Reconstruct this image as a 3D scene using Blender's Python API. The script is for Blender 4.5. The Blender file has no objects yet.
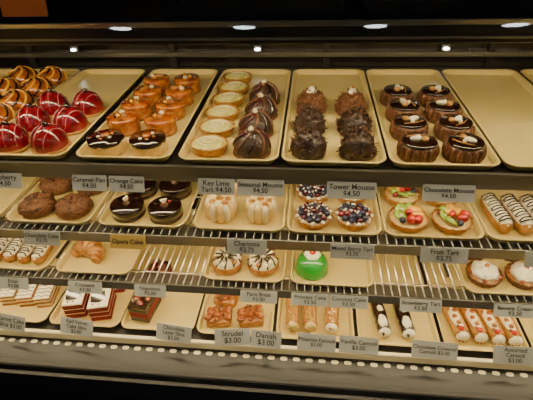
import bpy, math, random
from mathutils import Vector, Matrix, noise
random.seed(7)
scene = bpy.context.scene
COL = scene.collection

# ------------------------------------------------------------------ materials
def mat(name, c1, c2=None, rough=0.5, nscale=60, bump=0.0, bscale=None, metal=0.0, coat=0.0, emit=None, es=0, spec=0.5, sss=0.0):
    m = bpy.data.materials.new(name); m.use_nodes = True
    nt = m.node_tree; b = nt.nodes['Principled BSDF']
    b.inputs['Base Color'].default_value = (*c1, 1)
    b.inputs['Roughness'].default_value = rough
    b.inputs['Metallic'].default_value = metal
    b.inputs['Coat Weight'].default_value = coat
    b.inputs['Coat Roughness'].default_value = 0.08
    b.inputs['Specular IOR Level'].default_value = spec
    if emit:
        b.inputs['Emission Color'].default_value = (*emit, 1)
        b.inputs['Emission Strength'].default_value = es
    tc = nt.nodes.new('ShaderNodeTexCoord')
    if c2:
        n = nt.nodes.new('ShaderNodeTexNoise'); n.inputs['Scale'].default_value = nscale
        n.inputs['Detail'].default_value = 4
        r = nt.nodes.new('ShaderNodeValToRGB')
        r.color_ramp.elements[0].position = 0.38; r.color_ramp.elements[1].position = 0.62
        r.color_ramp.elements[0].color = (*c1, 1); r.color_ramp.elements[1].color = (*c2, 1)
        nt.links.new(tc.outputs['Object'], n.inputs['Vector'])
        nt.links.new(n.outputs['Fac'], r.inputs['Fac'])
        nt.links.new(r.outputs['Color'], b.inputs['Base Color'])
    if bump > 0:
        n2 = nt.nodes.new('ShaderNodeTexNoise'); n2.inputs['Scale'].default_value = bscale or 200
        n2.inputs['Detail'].default_value = 3
        bp = nt.nodes.new('ShaderNodeBump'); bp.inputs['Strength'].default_value = bump
        bp.inputs['Distance'].default_value = 0.003
        nt.links.new(tc.outputs['Object'], n2.inputs['Vector'])
        nt.links.new(n2.outputs['Fac'], bp.inputs['Height'])
        nt.links.new(bp.outputs['Normal'], b.inputs['Normal'])
    return m

M = dict(
 tray=mat('tray_cream_plastic', (.68,.53,.20), (.74,.59,.25), rough=.28, nscale=6),
 black=mat('black_powder_coat', (.008,.008,.009), rough=.35),
 panel=mat('dark_glossy_panel', (.012,.010,.010), (.02,.016,.014), rough=.16, nscale=3),
 deck=mat('deck_dark_metal', (.05,.045,.04), rough=.4, metal=.6),
 rail=mat('rail_aluminium', (.30,.29,.27), rough=.3, metal=.9),
 chrome=mat('wire_chrome', (.75,.73,.68), rough=.25, metal=.9),
 vent=mat('vent_cream_paint', (.80,.72,.52), rough=.5),
 steel=mat('brushed_steel', (.45,.45,.47), rough=.28, metal=1),
 lamp=mat('lamp_tube_glow', (1,1,1), emit=(1,.79,.44), es=68),
 lamp2=mat('lamp_tube_glow_low', (1,1,1), emit=(1,.79,.45), es=40),
 led=mat('led_glow', (1,1,1), emit=(.85,.92,1), es=14),  # glow standing in for reflections of lamps
 ceil_lamp=mat('ceiling_lamp_glow', (1,1,1), emit=(.80,.90,1), es=38),  # glow of the added fill lamps
 card=mat('price_card_white', (.46,.48,.50), rough=.35),
 cardy=mat('price_card_yellow', (.60,.42,.12), rough=.4),
 cardo=mat('sign_orange', (.55,.13,.02), rough=.4),
 ink=mat('ink_black', (.01,.01,.012), rough=.6),
 choc=mat('chocolate_glaze', (.018,.006,.003), rough=.14, coat=1),
 choc2=mat('chocolate_mousse', (.11,.040,.014), (.17,.068,.025), rough=.4, bump=.3, coat=.3),
 crumb=mat('chocolate_shavings', (.016,.006,.003), (.06,.022,.009), rough=.32, nscale=160, bump=.8, bscale=350, coat=.3),
 crumbl=mat('cocoa_crumb', (.085,.028,.008), (.23,.09,.03), rough=.6, nscale=180, bump=.8, bscale=350),
 gold=mat('baked_pastry', (.36,.15,.025), (.54,.27,.06), rough=.5, nscale=70, bump=.4),
 goldd=mat('baked_pastry_dark', (.26,.085,.010), (.46,.19,.03), rough=.35, nscale=60, bump=.3, coat=.4),
 orange=mat('orange_glaze', (.28,.050,.003), (.55,.17,.010), rough=.13, nscale=60, coat=1),
 orside=mat('orange_sponge', (.34,.085,.008), (.56,.22,.03), rough=.45, nscale=80, bump=.3),
 cream=mat('whipped_cream', (.80,.70,.46), rough=.45, bump=.15),
 white=mat('white_icing', (.84,.78,.62), rough=.35),
 rasp=mat('raspberry_glaze', (.17,.002,.008), (.27,.006,.015), rough=.13, nscale=40, coat=1),
 raspd=mat('raspberry_dark', (.08,.003,.008), rough=.25, coat=.5),
 pink=mat('pink_drizzle', (.60,.26,.26), rough=.4),
 lime=mat('lime_custard', (.52,.47,.11), (.66,.61,.22), rough=.3, nscale=60, coat=.3),
 red=mat('strawberry_red', (.48,.010,.005), (.60,.03,.008), rough=.2, coat=.6, nscale=100),
 kiwi=mat('kiwi_green', (.25,.42,.03), (.40,.55,.08), rough=.25, coat=.5, nscale=100),
 mango=mat('mango_yellow', (.85,.42,.03), rough=.2, coat=.6),
 blue=mat('blueberry', (.012,.014,.05), (.05,.05,.10), rough=.35, nscale=120),
 green=mat('green_marzipan', (.02,.32,.03), rough=.2, coat=1),
 rv=mat('red_velvet_sponge', (.17,.007,.004), (.26,.014,.008), rough=.8, nscale=150, bump=.6),
 rust=mat('cherry_pastry', (.22,.030,.004), (.44,.14,.018), rough=.4, nscale=110, bump=.8, coat=.15),
 pist=mat('pistachio_crumb', (.22,.30,.06), (.45,.45,.18), rough=.7, nscale=200, bump=.6),
 custard=mat('custard_sponge', (.68,.45,.15), (.78,.58,.25), rough=.5, nscale=70, bump=.2),
 floor=mat('floor_dark_tile', (.03,.025,.022), (.05,.042,.036), rough=.4, nscale=4),
 wall=mat('wall_dark_paint', (.05,.04,.035), rough=.7),
 ceil=mat('ceiling_paint', (.06,.055,.05), rough=.8),
)
g=bpy.data.materials.new('case_glass'); g.use_nodes=True; nt=g.node_tree; nt.nodes.clear()
o_=nt.nodes.new('ShaderNodeOutputMaterial'); mx=nt.nodes.new('ShaderNodeMixShader'); fr=nt.nodes.new('ShaderNodeFresnel'); fr.inputs['IOR'].default_value=1.6
tr=nt.nodes.new('ShaderNodeBsdfTransparent'); gl=nt.nodes.new('ShaderNodeBsdfGlossy'); gl.inputs['Roughness'].default_value=.02
tr.inputs['Color'].default_value=(.97,.985,.98,1)
nt.links.new(fr.outputs[0],mx.inputs[0]); nt.links.new(tr.outputs[0],mx.inputs[1]); nt.links.new(gl.outputs[0],mx.inputs[2]); nt.links.new(mx.outputs[0],o_.inputs[0])
M['glass']=g

# ------------------------------------------------------------------ mesh builder
class MB:
    def __init__(s): s.v=[]; s.f=[]; s.m=[]; s.sm=[]; s.mats=[]; s.T=Matrix.Identity(4)
    def mi(s,k):
        if k not in s.mats: s.mats.append(k)
        return s.mats.index(k)
    def add(s, vs, fs, k, smooth=True):
        o=len(s.v); s.v += [tuple(s.T @ Vector(p)) for p in vs]
        i=s.mi(k)
        for f in fs: s.f.append([a+o for a in f]); s.m.append(i); s.sm.append(smooth)
    def loops(s, rings, k, smooth=True, closed=False, cap=True):
        vs=[]; fs=[]; n=len(rings[0])
        for r in rings: vs+=r
        R=len(rings)
        for i in range(R if closed else R-1):
            a=i*n; b=((i+1)%R)*n
            for j in range(n):
                fs.append([a+j, a+(j+1)%n, b+(j+1)%n, b+j])
        if cap and not closed:
            fs.append(list(range(n))[::-1]); fs.append([ (R-1)*n+j for j in range(n)])
        s.add(vs,fs,k,smooth)
    def lathe(s, prof, k, seg=24, loc=(0,0,0), flute=0, nf=0, sx=1, sy=1, nz=0, nfq=60, smooth=True, sd=0):
        rings=[]
        for r,z in prof:
            ring=[]
            for j in range(seg):
                a=2*math.pi*j/seg
                rr=r*(1+(flute*math.cos(nf*a) if nf else 0))
                p=Vector((rr*math.cos(a)*sx, rr*math.sin(a)*sy, z))
                if nz:
                    d=noise.noise(p*nfq+Vector((sd,sd*2,0)))*nz
                    q=Vector((p.x,p.y,0)); q=q.normalized() if q.length>1e-5 else Vector((0,0,1))
                    p=p+q*d+Vector((0,0,max(d*.6, -z)))
                ring.append((p.x+loc[0],p.y+loc[1],p.z+loc[2]))
            rings.append(ring)
        s.loops(rings,k,smooth)
    def blob(s, loc, r, k, sc=(1,1,1), nz=0, nfq=60, seg=12, rg=8, sd=0, zmin=None):
        rings=[]
        for i in range(rg+1):
            t=math.pi*(i/rg); t=min(max(t,.04),math.pi-.04)
            ring=[]
            for j in range(seg):
                a=2*math.pi*j/seg
                d=Vector((math.sin(t)*math.cos(a), math.sin(t)*math.sin(a), -math.cos(t)))
                rr=r*(1+ (noise.noise(d*r*nfq+Vector((sd,sd*1.7,sd*.3)))*nz if nz else 0))
                p=Vector((d.x*rr*sc[0],d.y*rr*sc[1],d.z*rr*sc[2]))+Vector(loc)
                if zmin is not None and p.z<zmin: p.z=zmin
                ring.append(tuple(p))
            rings.append(ring)
        s.loops(rings,k)
    def tube(s, pts, r, k, seg=6, closed=False, taper=None):
        P=[Vector(p) for p in pts]; rings=[]; n=len(P)
        for i,p in enumerate(P):
            if closed: t=P[(i+1)%n]-P[i-1]
            else: t=P[min(i+1,n-1)]-P[max(i-1,0)]
            t.normalize()
            up=Vector((0,0,1)) if abs(t.z)<.9 else Vector((1,0,0))
            a=t.cross(up).normalized(); b=a.cross(t).normalized()
            rr=r*(taper(i/(n-1)) if taper else 1)
            rings.append([tuple(p+a*math.cos(2*math.pi*j/seg)*rr+b*math.sin(2*math.pi*j/seg)*rr) for j in range(seg)])
        s.loops(rings,k,closed=closed)
    def rr(s,hx,hy,r,z,n=4,c=(0,0)):
        r=min(r,hx*.99,hy*.99); out=[]
        for q,(sx,sy) in enumerate([(1,1),(-1,1),(-1,-1),(1,-1)]):
            for i in range(n+1):
                a=math.pi/2*(q+i/n)
                out.append((c[0]+sx*(hx-r)+r*math.cos(a), c[1]+sy*(hy-r)+r*math.sin(a), z))
        return out
    def stack(s, L, k, c=(0,0), smooth=False, n=4):
        s.loops([s.rr(a,b,r,z,n,c) for a,b,r,z in L],k,smooth)
    def box(s, c, size, k, bev=.002, smooth=False):
        hx,hy,hz=size[0]/2,size[1]/2,size[2]/2
        b=min(bev,hx*.4,hy*.4,hz*.4)
        s.stack([(hx-b,hy-b,b,c[2]-hz),(hx,hy,b,c[2]-hz+b),(hx,hy,b,c[2]+hz-b),(hx-b,hy-b,b,c[2]+hz)],k,(c[0],c[1]),smooth,n=2)
    def mesh(s,name,clamp=False):
        if clamp: s.v=[(x,y,max(z,0)) for x,y,z in s.v]
        me=bpy.data.meshes.new(name); me.from_pydata(s.v,[],s.f)
        for k in s.mats: me.materials.append(M[k])
        me.polygons.foreach_set('material_index',s.m); me.polygons.foreach_set('use_smooth',s.sm)
        me.update(); return me

def put(me, name, x,y,z, rot=0, sc=1, parent=None):
    o=bpy.data.objects.new(name, me); COL.objects.link(o)
    o.location=(x,y,z); o.rotation_euler=(0,0,rot); o.scale=(sc,sc,sc)
    if parent: o.parent=parent
    return o

def rnd(a,b): return random.uniform(a,b)
def dome(r,h,z0=0,n=8,p=1.0):
    return [(max(r*math.cos(math.pi/2*i/n)**p,.0006), z0+h*math.sin(math.pi/2*i/n)) for i in range(n+1)]
def on_dome(r,h,z0,a,t,off=.0008):
    return ((r+off)*math.cos(t)*math.cos(a),(r+off)*math.cos(t)*math.sin(a),z0+(h+off)*math.sin(t))
def kiss(mb,loc,r,h,k,seg=14):
    mb.lathe([(r*.8,0),(r,h*.15),(r*.9,h*.35),(r*.62,h*.5),(r*.66,h*.58),(r*.4,h*.78),(r*.1,h),(.0005,h*1.02)],k,seg,loc,flute=.10,nf=7)
def shell(mb,r,h,k='gold',sx=1,sy=1):
    mb.lathe([(r*.70,0),(r*.82,h*.1),(r*1.0,h*.92),(r*1.0,h),(r*.93,h),(r*.88,h*.7),(r*.5,h*.68)],k,48,flute=.028,nf=16,sx=sx,sy=sy)

# ------------------------------------------------------------------ pastries
def m_swirl(v):
    mb=MB(); R,H=.045,.038
    mb.lathe([(.034,0),(.042,.004)]+dome(R,H,.010,8),'orange',24,nz=.002)
    for k in range(4):
        a0=k*math.pi/2+v
        mb.tube([on_dome(R,H,.010,a0+u*1.6,u*1.5) for u in [i/10 for i in range(11)]],.0034,'choc')
        mb.tube([on_dome(R,H,.010,a0+.7+u*1.6,u*1.4) for u in [i/10 for i in range(11)]],.0034,'mango')
    mb.blob((0,0,.050),.008,'gold',(1.3,1,.6))
    return mb.mesh('swirl_bun',True)
def m_rasp(v):
    mb=MB(); R,H=.043,.050
    mb.lathe([(.040,0),(.045,.002),(.045,.006),(.042,.008)],'gold',24)
    mb.lathe([(.040,.006),(.043,.009)]+dome(R,H,.010,9),'rasp',28)
    for k in range(7):
        off=(k-3)*.0115
        pts=[]
        for i in range(13):
            u=-1+2*i/12; x=off; y=u*math.sqrt(max(R*R-off*off,0))*.98
            rr=min((x*x+y*y)/(R*R),1); z=.010+H*math.sqrt(1-rr)+.0006
            c,s_=math.cos(v),math.sin(v); pts.append((x*c-y*s_,x*s_+y*c,z))
        mb.tube(pts,.0013 if k%2==0 else .0009,'raspd' if k%2==0 else 'pink',5)
    mb.blob((.004,0,.063),.007,'choc',(1,1,1),nz=.3,nfq=300)
    mb.blob((-.006,.004,.061),.005,'raspd')
    return mb.mesh('raspberry_dome',True)
def m_orange(v):
    mb=MB(); R=.038
    mb.lathe([(R*.96,0),(R,.003),(R,.030),(R*.98,.034)],'orside',32)
    mb.lathe([(R*1.005,0.0),(R*1.02,.004),(R*1.005,.008)],'goldd',32)
    mb.lathe([(R*1.0,.027),(R*1.03,.030),(R*1.03,.037),(R*.98,.041),(R*.5,.0425),(.001,.043)],'orange',32,nz=.002,nfq=50,sd=v)
    mb.T=Matrix.Rotation(v,4,'Z')
    mb.blob((.010,.002,.046),.010,'goldd',(1.5,.6,.6)); mb.blob((-.012,.006,.046),.007,'cream',(1,1,.7))
    mb.blob((-.002,-.010,.045),.006,'mango',(1.2,.8,.7))
    mb.tube([(-.025,-.012,.0435),(0,-.020,.044),(.024,-.010,.0435)],.0013,'choc',5)
    return mb.mesh('orange_cake',True)
def m_chocglazed(v):
    mb=MB(); R=.042
    mb.lathe([(R*.96,0),(R,.003),(R,.024),(R*.98,.028)],'custard',32)
    mb.lathe([(R*1.0,.024),(R*1.02,.026),(R*1.02,.031),(R*.98,.035),(.001,.036)],'choc',32,nz=.003,nfq=60,sd=v)
    for i in range(5):
        a=i*1.3+v; mb.blob((math.cos(a)*.018,math.sin(a)*.014,.037),.0045,'white' if i%2 else 'orange',(1,1,.5))
    mb.blob((0,0,.039),.009,'orange',(1.3,1,.6))
    return mb.mesh('glazed_custard_cake',True)
def m_lime(v):
    mb=MB(); shell(mb,.043,.024,sx=1.05,sy=.90)
    mb.lathe([(.0395,.016),(.039,.022),(.030,.026),(.012,.0275),(.001,.028)],'lime',32,sx=1.05,sy=.90,nz=.0015,nfq=90)
    pts=[((.030-.024*i/30)*math.cos(i*.42),(.027-.022*i/30)*math.sin(i*.42),.0262+.002*i/30) for i in range(31)]
    mb.tube(pts,.0016,'cream',5)
    return mb.mesh('key_lime_tartlet',True)
def m_chocswirl(v):
    mb=MB(); R,H=.042,.046
    mb.lathe([(.038,0),(.044,.003),(.044,.008)],'crumbl',24,nz=.002,nfq=120)
    mb.lathe([(.040,.007)]+dome(R,H,.010,9),'crumb',28)
    for k in range(8):
        a0=k*math.pi/4+v
        mb.tube([on_dome(R,H,.010,a0+u*.9,.1+u*1.3) for u in [i/8 for i in range(9)]],.0032,('choc','choc2','raspd','choc2')[k%4],6)
    mb.blob((0,0,.060),.008,'cream',(1.2,.8,.8)); mb.blob((.008,.003,.058),.006,'gold',(1.4,.6,.6))
    return mb.mesh('striped_chocolate_bombe',True)
def m_rock(v,top):
    mb=MB(); c1='crumbl' if top else 'crumb'
    mb.lathe([(.034,0),(.039,.004)]+dome(.039,.050,.008,10,.75),c1,30,nz=.009,nfq=75,sd=v)
    for i in range(110):
        a=rnd(0,6.28); t=rnd(.05,1.5)
        p=Vector(on_dome(.037,.048,.008,a,t))
        d=(p-Vector((0,0,.01))).normalized()+Vector((rnd(-1,1),rnd(-1,1),rnd(-.3,.8)))
        d.normalize(); q=p+d*rnd(.005,.014)
        mb.tube([tuple(p-d*.004),tuple((p+q)/2),tuple(q)],rnd(.0014,.0032),random.choice([c1,'choc','choc2','crumbl'] if not top else [c1,'choc2',c1]),4,taper=lambda u:1-.5*u)
    if top:
        kiss(mb,(0,0,.055),.014,.018,'white'); mb.blob((.004,0,.073),.004,'gold')
    return mb.mesh('chocolate_shaving_mousse',True)
def m_cyl(v):
    mb=MB(); R=.039
    mb.lathe([(R,0),(R,.030),(R*.95,.035)],'choc2',36)
    for i in range(16):
        a=2*math.pi*i/16
        mb.blob((math.cos(a)*R,math.sin(a)*R,.018),.0080,'crumbl' if (i+v)%2<1 else 'choc2',(.8,.8,2.1),seg=8,rg=6,zmin=.0)
    mb.lathe([(R*.9,.033),(R*.96,.036),(R*.96,.039),(R*.9,.0415),(.001,.042)],'choc',36)
    mb.T=Matrix.Rotation(v,4,'Z')
    mb.blob((.008,0,.045),.008,'white',(1.7,.8,.7)); mb.blob((-.010,.005,.045),.008,'gold',(1,1,.7)); mb.blob((.0,-.010,.044),.005,'cream')
    mb.tube([(-.024,-.015,.0425),(0,-.019,.0428),(.024,-.014,.0425)],.0014,'gold',5)
    return mb.mesh('chocolate_mousse_cake',True)
def m_bun(v):
    mb=MB()
    mb.lathe([(.036,0),(.044,.006),(.046,.018),(.042,.030),(.030,.038),(.014,.037),(.006,.031),(.001,.030)],'crumbl',30,nz=.007,nfq=70,sd=v)
    for i in range(40):
        a=rnd(0,6.28); r=rnd(.01,.042); mb.blob((math.cos(a)*r,math.sin(a)*r,.037-.25*max(r-.028,0)/.014*.03),rnd(.002,.005),random.choice(['crumb','crumbl']),(1.3,1,.7),nz=.4,nfq=300,seg=6,rg=4)
    return mb.mesh('cocoa_crumb_bun',True)
def m_ganache(v):
    mb=MB(); R=.043
    mb.lathe([(R*.96,0),(R,.002),(R,.010),(R*.97,.011),(R*.97,.014),(R,.015),(R,.030),(R*.96,.034),(.001,.035)],'choc',36)
    mb.lathe([(R*.985,.011),(R*1.0,.0125),(R*.985,.014)],'choc2',36)
    mb.T=Matrix.Rotation(v,4,'Z')
    kiss(mb,(0,0,.034),.010,.010,'choc2'); mb.stack([(.004,.004,.001,.043),(.009,.003,.001,.052)],'cream')
    mb.blob((.014,.006,.037),.004,'red')
    return mb.mesh('ganache_cake',True)
def m_charlotte(v):
    mb=MB(); n=12
    mb.lathe([(.033,0),(.033,.045)],'custard',24)
    for i in range(n):
        a=2*math.pi*i/n
        q=1/max(abs(math.cos(a)),abs(math.sin(a)))**.45
        mb.blob((math.cos(a)*.031*q,math.sin(a)*.031*q,.027),.0098,'custard' if i%2 else 'cream',(.95,.95,2.8),seg=10,rg=10,zmin=0)
    mb.lathe([(.030,.040),(.032,.046),(.026,.052),(.001,.055)],'custard',24)
    for r,n in ((.020,7),(.0,1)):
        for i in range(n):
            a=2*math.pi*i/n; kiss(mb,(math.cos(a)*r,math.sin(a)*r,.049 if r else .052),.010,.010,'cream' if i%2 else 'gold',12)
    return mb.mesh('ladyfinger_charlotte',True)
def m_berry(v):
    mb=MB(); shell(mb,.046,.022); mb.lathe([(.043,.014),(.041,.018),(.001,.020)],'cream',32)
    k=0
    for R,n in ((.032,11),(.018,7),(0,1)):
        for i in range(n):
            a=2*math.pi*i/n+v; c='blue' if (k%3) else random.choice(['raspd','raspd','rasp'])
            mb.blob((math.cos(a)*R,math.sin(a)*R,.026+(.036-R)*.18),.0085,c,(1,1,.9),nz=.25 if c!='blue' else 0,nfq=350,seg=10,rg=7); k+=1
    for i in range(20):
        a=rnd(0,6.28); r=rnd(0,.034); mb.blob((math.cos(a)*r,math.sin(a)*r,.035),.0030,'white',seg=6,rg=4)
    for i in range(10):
        a=2*math.pi*i/10+v; mb.blob((math.cos(a)*.041,math.sin(a)*.041,.022),.0060,'white',(1,1,.8),seg=8,rg=5)
    return mb.mesh('mixed_berry_tart',True)
def m_fruit(v):
    mb=MB(); shell(mb,.047,.022); mb.lathe([(.044,.014),(.042,.019),(.001,.021)],'custard',32)
    T0=Matrix.Rotation(v,4,'Z')
    def sl(x,y,z,k,r,rx,rz):
        mb.T=T0@Matrix.Translation((x,y,z))@Matrix.Rotation(rz,4,'Z')@Matrix.Rotation(rx,4,'X')
        mb.lathe([(r*.9,-.003),(r,-.001),(r,.001),(r*.9,.003),(.001,.003)],k,16)
        if k=='kiwi': mb.blob((0,0,.003),r*.3,'cream',(1,1,.3),seg=8,rg=5)
    sl(-.016,.014,.031,'kiwi',.016,.7,.3); sl(-.020,-.004,.029,'kiwi',.016,.5,.9)
    mb.T=T0
    mb.blob((.016,.014,.031),.016,'mango',(1.3,.8,.7)); mb.blob((.020,-.002,.029),.015,'mango',(1.2,.8,.7))
    for x,y in ((.002,-.022),(.017,-.022)):
        mb.blob((x,y,.031),.011,'red',(1,1.2,1),nz=.1,nfq=300)
        mb.blob((x,y-.003,.0385),.004,'white',(1,1,.4))
    mb.blob((-.018,-.024,.029),.008,'blue'); mb.blob((-.005,.028,.029),.008,'rasp'); mb.blob((0,.002,.034),.010,'red',(1,.8,.8))
    mb.blob((.004,.026,.034),.009,'kiwi')
    return mb.mesh('fruit_tart',True)
def m_eclair(v):
    mb=MB(); L=.065
    def body(r,k,dz,L,sx=1,zs=1):
        rings=[]
        for i in range(15):
            u=-1+2*i/14; y=u*L; q=max((1-abs(u)**5),.02)**.5*r
            rings.append([(math.cos(2*math.pi*j/16)*q*sx,y,max(dz+math.sin(2*math.pi*j/16)*q*zs,0)) for j in range(16)])
        mb.loops(rings,k)
    body(.020,'gold',.017,L); body(.0185,'white',.024,L*.93,1,.85)
    for i in range(11):
        y=-.050+i*.0100; sg=1 if i%2 else -1
        mb.tube([(-.017,y-.003*sg,.031),(-.010,y,.0385),(0,y+.002,.0408),(.010,y+.003,.0385),(.017,y+.004*sg,.031)],.0018,'choc',5)
    return mb.mesh('drizzled_eclair',True)
def m_nap(v):
    mb=MB(); z=0; hx,hy=.024,.046
    for i in range(3):
        mb.box((0,0,z+.0035),(2*hx,2*hy,.007),'goldd',.001); z+=.007
        if i<2: mb.box((0,0,z+.0045),(2*hx*.96,2*hy*.96,.010),'cream',.002); z+=.009
    mb.box((0,0,z+.002),(2*hx,2*hy,.005),'white',.0015); z+=.0045
    for i in range(6):
        y=-.038+i*.015
        mb.tube([(-.023,y,z),(-.011,y+.005,z),(0,y,z),(.011,y+.005,z),(.023,y,z)],.0013,'choc',5)
    return mb.mesh('napoleon_slice',True)
def m_puff(v):
    mb=MB()
    for i in range(9):
        a=math.pi*(.02+.96*i/8); u=abs(i-4)/4
        r=.027*(1-.50*u**1.5)
        x=math.cos(a)*.036; y=math.sin(a)*.026-.012
        mb.T=Matrix.Translation((x,y,r*.95))@Matrix.Rotation(a+math.pi/2,4,'Z')
        mb.blob((0,0,0),r,'goldd' if i%2 else 'gold',(.52,1.05,1.0),nz=.12,nfq=80,sd=i)
    mb.T=Matrix.Identity(4)
    return mb.mesh('croissant',True)
def m_brest(v):
    mb=MB()
    for (z,k,r,rr) in ((.014,'goldd',.029,.0155),(.027,'cream',.029,.012)):
        pts=[(math.cos(a)*r,math.sin(a)*r,z) for a in [2*math.pi*i/36 for i in range(36)]]
        mb.tube(pts,rr,k,10,closed=True)
    for i in range(12):
        a=2*math.pi*i/12; mb.blob((math.cos(a)*.028,math.sin(a)*.028,.034),.0115,'goldd' if i%4==0 else 'cream',(1,1,.9),nz=.35,nfq=200,sd=i)
    kiss(mb,(0,0,.028),.014,.018,'cream')
    for i in range(10):
        a=2*math.pi*i/10+.2; mb.tube([(math.cos(a)*.010,math.sin(a)*.010,.045),(math.cos(a+.2)*.028,math.sin(a+.2)*.028,.0460),(math.cos(a)*.043,math.sin(a)*.043,.030)],.0026,'choc',5)
    return mb.mesh('paris_brest',True)
def m_green(v):
    mb=MB()
    mb.lathe([(.043,0),(.0455,.003),(.0445,.006)],'green',30)
    mb.lathe([(.044,.005),(.0455,.010)]+dome(.045,.044,.016,9,.85),'green',32)
    mb.lathe([(.021,.0555),(.023,.0595),(.018,.0635),(.008,.066),(.001,.0665)],'white',24,flute=.07,nf=6)
    mb.blob((0,-.002,.069),.0085,'red',(1,1,.85))
    return mb.mesh('green_marzipan_dome',True)
def m_creamtart(v):
    mb=MB(); shell(mb,.046,.024,'crumbl'); mb.lathe([(.043,.016),(.040,.022),(.001,.023)],'goldd',30)
    mb.lathe([(.032,.021),(.036,.026),(.032,.036),(.022,.042),(.010,.047),(.001,.048)],'white',26,flute=.05,nf=6,nz=.004,nfq=60)
    mb.blob((0,0,.048),.006,'orange'); 
    for i in range(5):
        a=i*1.256+v; mb.blob((math.cos(a)*.037,math.sin(a)*.037,.027),.006,'rust' ,(1,1,.7),nz=.2)
    return mb.mesh('cream_topped_tart',True)
def m_slice(v,kind):
    mb=MB(); sp='rv'
    z=0; hx,hy=.030,.046
    for i in range(3):
        mb.box((0,0,z+.0085),(2*hx,2*hy,.017),sp if (kind=='rv' or i==1) else 'crumb',.0015); z+=.0168
        if i<2: mb.box((0,0,z+.0012),(2*hx*.985,2*hy*.985,.0034),'cream' if kind=='rv' else 'rasp',.001); z+=.0024
    if kind=='rv':
        mb.box((0,0,z+.003),(2*hx,2*hy,.006),'white',.002)
        kiss(mb,(0,.024,z+.005),.012,.014,'white')
        for i in range(14): mb.blob((rnd(-.024,.024),rnd(-.040,.040),z+.0062),.003,'rv',(1.2,1,.5),seg=6,rg=4)
        mb.T=Matrix.Translation((0,-.012,z+.015))@Matrix.Rotation(.5,4,'X')@Matrix.Rotation(.4,4,'Y'); mb.box((0,0,0),(.040,.034,.003),'choc',.0005)
    else:
        mb.box((0,0,z+.003),(2*hx,2*hy,.007),'choc',.002)
        for i in range(20): mb.blob((rnd(-.023,.023),rnd(-.039,.039),z+.009),.008,random.choice(['choc2','rasp','rust']),(1,1,.8),nz=.2,nfq=300)
    return mb.mesh('cake_slice',True)
def m_rust(v):
    mb=MB()
    mb.stack([(.034,.030,.010,0),(.038,.034,.012,.006),(.036,.032,.012,.020),(.026,.022,.012,.025)],'goldd',smooth=True)
    for i in range(40):
        mb.blob((rnd(-.030,.030),rnd(-.026,.026),.022+rnd(0,.010)),rnd(.005,.010),random.choice(['rust','rust','goldd','crumbl']),(1.2,1,.7),nz=.6,nfq=150,sd=i)
    return mb.mesh('cherry_crumble_square',True)
def m_cannoli(v,kind):
    mb=MB(); L=.052; sh='choc' if kind=='choc' else 'gold'
    seg=16
    rings=[]
    for i in range(17):
        y=-L+2*L*i/16; r=.0195
        rings.append([(math.cos(2*math.pi*j/seg)*r*(1+.22*noise.noise(Vector((j*1.3,y*90,v)))) ,y,.021+math.sin(2*math.pi*j/seg)*r*.95*(1+.22*noise.noise(Vector((j*1.3,y*90,v+4))))) for j in range(seg)])
    mb.loops(rings,sh)
    mb.tube([(.010,-L,.039),(.013,0,.040),(.010,L,.039)],.003,sh,6)
    for s_ in (-1,1):
        mb.blob((0,s_*L,.021),.0185,'white' if kind!='pist' else 'custard',(1,.80,.95),nz=.15,nfq=150)
        for i in range(8):
            a=rnd(0,6.28); r=rnd(.002,.014)
            mb.blob((math.cos(a)*r,s_*(L+.011),.021+math.sin(a)*r),.0032,{'choc':'choc','pist':'pist','fruit':'orange','plain':'gold'}[kind],seg=6,rg=4)
    if kind=='fruit':
        mb.blob((0,0,.032),.016,'cream',(1.05,2.8,.75),nz=.25,nfq=150)
        for i in range(5):
            y=-.042+i*.021
            mb.blob((rnd(-.006,.006),y,.042),.0066,['red','goldd','orange','rust','red'][i],(1.1,1.1,.9),nz=.2,nfq=300,sd=i)
            mb.blob((rnd(-.012,.012),y+.010,.039),.0050,['goldd','mango','rust','goldd','mango'][i],(1,1,.8))
    if kind=='plain' or kind=='pist':
        for i in range(18): mb.blob((rnd(-.010,.010),rnd(-.045,.045),.0395),.0030,'white' if kind=='plain' else 'pist',(1,1,.5),seg=6,rg=4)
    if kind=='choc':
        mb.blob((0,-.028,.036),.0125,'white',(1.1,1.8,.8),nz=.3,nfq=120); mb.blob((.002,.018,.038),.009,'white',(1.0,1.3,.6),nz=.3,nfq=120)
    return mb.mesh('cannoli',True)

# ------------------------------------------------------------------ the room
def slab(name,c,size,k):
    mb=MB(); mb.box((0,0,0),size,k,.001); return put(mb.mesh(name),name,*c)
slab('floor',(0,-.6,-.05),(6,5,.1),'floor')
slab('ceiling',(0,-.6,2.85),(6,5,.1),'ceil')
slab('wall_back',(0,1.95,1.4),(6,.1,2.8),'wall')
slab('wall_front',(0,-3.15,1.4),(6,.1,2.8),'wall')
slab('wall_left',(-3.05,-.6,1.4),(.1,5.2,2.8),'wall')
slab('wall_right',(3.05,-.6,1.4),(.1,5.2,2.8),'wall')
mb=MB(); mb.lathe([(.09,0),(.10,.01),(.10,.04),(.07,.05)],'black',24); mb.lathe([(.085,-.004),(.088,.002),(.02,.003)],'ceil_lamp',24)
lm=mb.mesh('ceiling_downlight')
for x in (-1.5,-.5,.5,1.5):
    put(lm,'ceiling_downlight',x,-.4,2.75); put(lm,'ceiling_downlight',x,-1.8,2.75)  # unseen lamps, added for front fill and glass reflections

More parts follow.
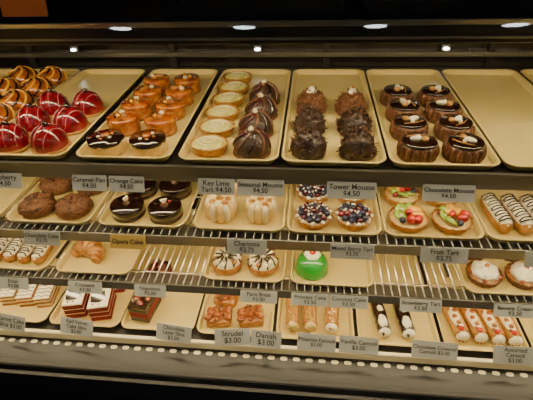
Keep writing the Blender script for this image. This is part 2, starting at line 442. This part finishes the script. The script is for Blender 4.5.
# ------------------------------------------------------------------ the case
XL,XR=-1.30,1.02; XC=(XL+XR)/2; W=XR-XL
YB=1.44
case=bpy.data.objects.new('refrigerated_display_case',None); COL.objects.link(case)
S={0:(1.36,.80),1:(1.07,.767),2:(.89,.747),3:(.69,.770),4:(.505,.727)}
def part(mb,n): return put(mb.mesh(n),n,0,0,0,parent=case)
mb=MB()
mb.box((XC,1.08,.24),(W,.82,.48),'black',.004)
mb.box((XC,YB+.02,1.0),(W,.03,1.04),'panel',.002)
for x in (XL-.015,XR+.015): mb.box((x,1.03,.82),(.03,.90,1.64),'black',.004)
mb.box((XC,1.20,1.625),(W+.06,.56,.03),'black',.006)
part(mb,'carcass')
prof=[(.605,.47),(.605,.80),(.605,1.05),(.607,1.15),(.613,1.22),(.624,1.29),(.642,1.36),(.668,1.43),(.705,1.49),(.755,1.545),(.82,1.585),(.92,1.612)]
mb=MB(); vs=[]; fs=[]
for y,z in prof: vs+=[(XL,y,z),(XR,y,z)]
for i in range(len(prof)-1): fs.append([2*i,2*i+1,2*i+3,2*i+2])
mb.add(vs,fs,'glass',True); part(mb,'curved_front_glass')
mb=MB()
for x in (-.98,-.45,.08,.61):
    mb.box((x,YB-.002,1.30),(.022,.012,.46),'deck',.002)
mb.box((XC,YB-.004,1.115),(W,.016,.018),'rail',.002)
mb.box((XC,YB-.004,1.24),(W,.012,.010),'deck',.002)
part(mb,'rear_door_frame')
mb=MB(); mb.box((XC,1.075,.493),(W,.71,.022),'deck',.003)
mb.box((XC,.714,.497),(W,.012,.030),'vent',.003)
part(mb,'deck')
mb=MB(); mb.box((XC,.668,.474),(W,.080,.020),'black',.003); mb.box((XC,.625,.42),(W,.018,.13),'black',.006); mb.box((XC,.603,.462),(W,.012,.014),'black',.001)
n=int(W/.036)
for i in range(n):
    x=XL+.02+i*.036
    mb.stack([(.0100,.0060,.0059,.4842),(.0100,.0060,.0059,.4852)],'vent',(x,.694))  # solid cream ovals stand for lit metal seen through holes
part(mb,'air_vent_grille')
for s_,k in ((0,'panel'),(1,'deck')):
    z,y=S[s_]; mb=MB()
    mb.box((XC,(y+YB)/2,z-.006),(W,YB-y,.012),k,.002)
    mb.box((XC,y-.004,z-.012),(W,.008,.040),'rail' if s_ else 'black',.002)
    if s_==0: mb.box((XC,y-.006,z+.004),(W,.006,.010),'steel',.002); mb.box((XC,y-.006,z-.022),(W,.006,.005),'rail',.001)
    part(mb,'shelf_%d'%s_)
for s_ in (2,3):
    z,y=S[s_]; mb=MB()
    x=XL+.01
    while x<XR:
        mb.tube([(x,y,z-.003),(x,YB-.005,z-.003)],.0016,'chrome',6); x+=.021
    for yy in (y+.045,y+.22,y+.42,YB-.02):
        mb.tube([(XL,yy,z-.007),(XR,yy,z-.007)],.003,'chrome',8)
    mb.box((XC,y-.005,z-.014),(W,.005,.030),'rail',.001)
    mb.box((XC,y+.018,z-.009),(W,.044,.004),'rail',.001)
    part(mb,'wire_shelf_%d'%s_)
mb=MB()
for x in (XL+.01,-.735,.435,XR-.01):
    for s_ in (1,2,3):
        z,y=S[s_]; mb.box((x,(y+.10+YB)/2,z-.021),(.006,YB-y-.10,.016),'black',.001)
part(mb,'shelf_bracket')
for s_ in (0,1,2,3):
    z,y=S[s_]; mb=MB()
    k='lamp' if s_==0 else 'lamp2'
    zz=z-.020
    mb.tube([(XL+.03,y+.020,zz),(XR-.03,y+.020,zz)],.007 if s_==0 else .0055,k,10)
    for x in (XL+.02,XR-.02): mb.box((x,y+.020,zz+.002),(.02,.02,.02),'rail',.002)
    part(mb,'lamp_tube_%d'%s_)
mb=MB()
for x in (-.80,-.15,.46):
    mb.stack([(.014,.006,.005,1.128),(.014,.006,.005,1.146)],'steel',(x,YB-.016))
    mb.blob((x,YB-.024,1.137),.008,'led',(1.3,.4,.6))  # added glowing blobs on mounts, in place of lamp reflections
part(mb,'rear_led')

# ------------------------------------------------------------------ trays
mb=MB(); hx,hy=.1135,.295
mb.stack([(hx-.012,hy-.012,.022,0),(hx-.005,hy-.005,.026,.013),(hx-.001,hy-.001,.028,.0155),(hx,hy,.028,.0175),(hx-.001,hy-.001,.028,.019),(hx-.005,hy-.005,.024,.019),(hx-.007,hy-.007,.022,.0175),(hx-.010,hy-.010,.018,.005),(hx-.012,hy-.012,.015,.003)],'tray',smooth=False,n=6)
for i,p in enumerate(mb.f): mb.sm[i]=len(p)<5
TRAY=mb.mesh('pastry_tray')
def tray(r,x): 
    z,y=S[r]; return put(TRAY,'pastry_tray',x,y+.006+hy,z+.0005)
TR={1:[-1.10,-.868,-.636,-.388,-.146,.086,.318,.550,.785],
    2:[-1.10,-.868,-.622,-.376,-.133,.098,.328,.558,.790],
    3:[-1.10,-.820,-.570,-.136,.105,.562,.795],
    4:[-1.10,-.866,-.633,-.403,-.170,.066,.303,.540,.775]}
for r,L in TR.items():
    for x in L: tray(r,x)
mb=MB(); mb.stack([(.16,.24,.02,0),(.17,.25,.02,.012),(.172,.252,.02,.014),(.165,.245,.02,.013),(.155,.235,.02,.003)],'steel',n=5)
st=mb.mesh('steel_tray')
for x in (-.95,-.08,.30,.72): put(st,'steel_tray',x,1.07,S[0][0]+.0005)

# ------------------------------------------------------------------ placement (y given as distance behind each shelf's front edge)
def place(name, meshes, r, pts, jit=.002, rot=True, sc=1):
    z=S[r][0]+.0042; y0=S[r][1]
    for i,p in enumerate(pts):
        a=rnd(0,6.28) if rot else (p[2] if len(p)>2 else 0)
        put(meshes[i%len(meshes)],name,p[0]+rnd(-jit,jit),y0+p[1]+rnd(-jit,jit),z,a,sc)
def grid(xs,ys): return [(x,y) for y in ys for x in xs]
sw=[m_swirl(0),m_swirl(.5)]; ra=[m_rasp(.3),m_rasp(-.4)]
place('swirl_bun',sw,1,grid((-.920,-.818),(.21,.31,.408,.506))+grid((-1.15,-1.05),(.2,.3,.4)))
place('raspberry_dome',ra,1,grid((-.688,-.586),(.070,.173,.276)),rot=False)
place('glazed_custard_cake',[m_chocglazed(1),m_chocglazed(2)],1,grid((-.441,-.341),(.067,)))
place('orange_cake',[m_orange(0),m_orange(1.3)],1,grid((-.437,-.341),(.165,.255,.347,.440)))
place('key_lime_tartlet',[m_lime(0)],1,[(x+.0,y,rnd(-.2,.2)) for x,y in grid((-.197,),(.066,.155,.244,.333,.422,.511))],rot=False)
place('striped_chocolate_bombe',[m_chocswirl(0),m_chocswirl(.5)],1,grid((-.097,),(.066,.162,.258,.354)))
rk=[m_rock(1,False),m_rock(5,False)]; rt=[m_rock(9,True),m_rock(12,True)]
place('chocolate_shaving_mousse',rk,1,grid((.032,.140),(.066,.176)))
place('chocolate_shaving_mousse',rt,1,grid((.034,.140),(.292,)))
place('chocolate_mousse_cake',[m_cyl(0),m_cyl(1)],1,grid((.268,.368),(.066,.163,.260,.357)))
# row 2
place('cocoa_crumb_bun',[m_bun(1),m_bun(4)],2,grid((-.673,-.573),(.070,.176)))
place('ganache_cake',[m_ganache(0),m_ganache(1)],2,grid((-.426,-.326),(.068,.168)))
place('ladyfinger_charlotte',[m_charlotte(0)],2,[(-.184,.078,.1),(-.084,.078,-.08),(-.184,.178,0),(-.084,.178,0)],rot=False)
place('mixed_berry_tart',[m_berry(0),m_berry(1)],2,grid((.048,.148),(.070,.172)))
place('fruit_tart',[m_fruit(0),m_fruit(.6)],2,[(.277,.070,0),(.377,.070,.4),(.277,.172,2.2),(.377,.172,2.8)],rot=False)
ec=[m_eclair(0)]
place('drizzled_eclair',ec,2,[(.488,.100,.10),(.533,.100,.10),(.578,.100,.10),(.623,.100,.10)],rot=False,jit=.001)
place('drizzled_eclair',ec,2,[(.735,.1,.1),(.785,.1,.1)],rot=False,jit=.001)
# row 3
place('drizzled_eclair',ec,3,[(-.888,.095,.08),(-.843,.095,.08),(-.798,.095,.08),(-.755,.095,.08)],rot=False,jit=.001)
place('croissant',[m_puff(0)],3,[(-.610,.078,-.3)],rot=False,sc=1.1)
place('paris_brest',[m_brest(0)],3,grid((-.188,-.086),(.073,.175)))
place('green_marzipan_dome',[m_green(0)],3,[(.053,.074,0),(.053,.180,0)],rot=False)
place('cream_topped_tart',[m_creamtart(0)],3,grid((.512,.612),(.073,.175)))
# row 4
rv=m_slice(0,'rv'); ch=m_slice(0,'ch')
place('napoleon_slice',[m_nap(0)],4,[(-.92,.12,.2),(-.86,.12,.2),(-.80,.12,.2)],rot=False,jit=.001)
place('red_velvet_cake_slice',[rv],4,[(-.680,.090,.22),(-.597,.085,.22),(-.680,.200,.2),(-.597,.195,.2)],rot=False)
place('chocolate_layer_cake_slice',[ch],4,[(-.458,.090,-.12),(-.456,.205,-.12)],rot=False)
place('cherry_crumble_square',[m_rust(0),m_rust(1)],4,[(-.222,.070,.1),(-.215,.150,-.15),(-.130,.076,.3),(-.212,.235,.1)],rot=False)
place('pistachio_cannoli',[m_cannoli(1,'pist')],4,[(.000,.100,.06),(.050,.100,.06)],rot=False)
place('vanilla_cannoli',[m_cannoli(2,'plain')],4,[(.118,.100,-.05)],rot=False)
place('chocolate_covered_cannoli',[m_cannoli(3,'choc')],4,[(.258,.095,.12),(.328,.095,.12)],rot=False)
place('fruit_cannoli',[m_cannoli(4,'fruit')],4,[(.472,.100,.15),(.520,.098,.15),(.568,.096,.15),(.612,.094,.12)],rot=False)

# ------------------------------------------------------------------ price tags
def tag(x,y,z,w,h,text,tilt=28,yaw=0,card='card',name='price_tag',stem=False):
    mb=MB(); mb.T=Matrix.Rotation(math.pi/2,4,'X')
    mb.stack([(w/2,h/2,.002,-.0008),(w/2,h/2,.002,.0008)],card)
    mb.T=Matrix.Identity(4)
    mb.box((0,.0025,-h*.30),(w*.30,.004,h*.3),'steel',.0005)
    if stem: mb.T=Matrix.Rotation(math.radians(tilt),4,'X'); mb.tube([(0,.003,-.012),(0,.003,-h/2-.012)],.0022,'steel',8); mb.T=Matrix.Identity(4)
    o=put(mb.mesh(name),name,x,y,z); o.rotation_euler=(math.radians(-tilt),0,math.radians(yaw))
    if text:
        cu=bpy.data.curves.new('lettering','FONT'); cu.body=text; cu.align_x='CENTER'; cu.align_y='CENTER'
        cu.size=h*.44; cu.space_line=.92; cu.extrude=.0002; cu.offset=.0002
        t=bpy.data.objects.new('tmp',cu); COL.objects.link(t); bpy.context.view_layer.update()
        dm=t.dimensions.copy(); f=min(1,(w*.94)/max(dm.x,1e-6),(h*.86)/max(dm.y,1e-6))
        me=bpy.data.meshes.new_from_object(t.evaluated_get(bpy.context.evaluated_depsgraph_get()))
        bpy.data.objects.remove(t)
        me.transform(Matrix.Rotation(math.pi/2,4,'X')@Matrix.Scale(f,4)); me.materials.clear(); me.materials.append(M['ink'])
        c=bpy.data.objects.new('lettering',me); COL.objects.link(c); c.parent=o; c.location=(0,-.0013,0)
for x,w,t in ((-.671,.09,"Raspberry\n$4.50"),(-.462,.082,"Caramel Flan\n$4.50"),(-.374,.082,"Orange Cake\n$4.50"),(-.168,.082,"Key Lime\nTart $4.50"),(-.070,.104,"Seasonal Mousse\n$4.50"),(.126,.104,"Tower Mousse\n$4.50"),(.326,.106,"Chocolate Mousse\n$4.50"),(.62,.1,"Pear Tart\n$4.50")):
    tag(x,S[1][1]-.0205,1.036,w,.036,t)
for x,w,t,c in ((-.625,.095,"Chocolate Cake\n$3.75",'card'),(-.402,.09,"Opera Cake",'cardy'),(-.107,.095,"Charlotte\n$3.75",'card'),(.140,.10,"Mixed Berry Tart\n$3.75",'card'),(.346,.105,"Fruit Tart\n$3.75",'card'),(.57,.10,"Eclair\n$3.00",'card')):
    tag(x,S[2][1]-.0190,.877,w,.036,t,card=c)
for x,w,t in ((-.80,.09,"Eclair\n$3.00"),(-.584,.10,"Croissant\n$3.00"),(-.394,.09,"Napoleon\n$3.00"),(-.09,.10,"Paris Brest\n$3.00"),(.048,.10,"Princess Cake\n$3.50"),(.150,.10,"Coconut Cake\n$3.50"),(.335,.105,"Strawberry Tart\n$3.50"),(.569,.105,"Banana Cream\n$3.50")):
    tag(x,S[3][1]-.0185,.674,w,.034,t)
for x,w,t,yw in ((-.834,.10,"Carrot Cake\nSlice $3.00",-8),(-.627,.105,"Red Velvet\nCake Slice\n$3.00",-6),(-.335,.105,"Chocolate\nLayer Slice\n$3.00",-6),(-.165,.10,"Strudel\n$3.00",6),(-.070,.085,"Danish\n$3.00",-4),(.070,.105,"Pistachio Cannoli\n$3.00",-2),(.185,.105,"Vanilla Cannoli\n$3.00",-2),(.385,.118,"Chocolate Covered\nCannoli $3.00",-2),(.591,.110,"Assorted\nCannoli\n$3.00",0)):
    tag(x,.708,.550,w,.048,t,yaw=yw,tilt=32,stem=True)
tag(-.50,.785,1.398,.09,.030,None,card='cardo',tilt=15,name='counter_sign')

# ------------------------------------------------------------------ camera, world
cam=bpy.data.cameras.new('camera'); cam.sensor_width=36; cam.lens=28.2; cam.clip_start=.02
co=bpy.data.objects.new('camera',cam); COL.objects.link(co)
co.location=(.034,0,1.55)
co.rotation_euler=(Matrix.Rotation(math.radians(7),3,'Z')@Matrix.Rotation(math.radians(54),3,'X')@Matrix.Rotation(math.radians(-2.3),3,'Z')).to_euler()
scene.camera=co
w=bpy.data.worlds.new('world'); scene.world=w; w.use_nodes=True
w.node_tree.nodes['Background'].inputs[0].default_value=(.05,.05,.06,1); w.node_tree.nodes['Background'].inputs[1].default_value=.3
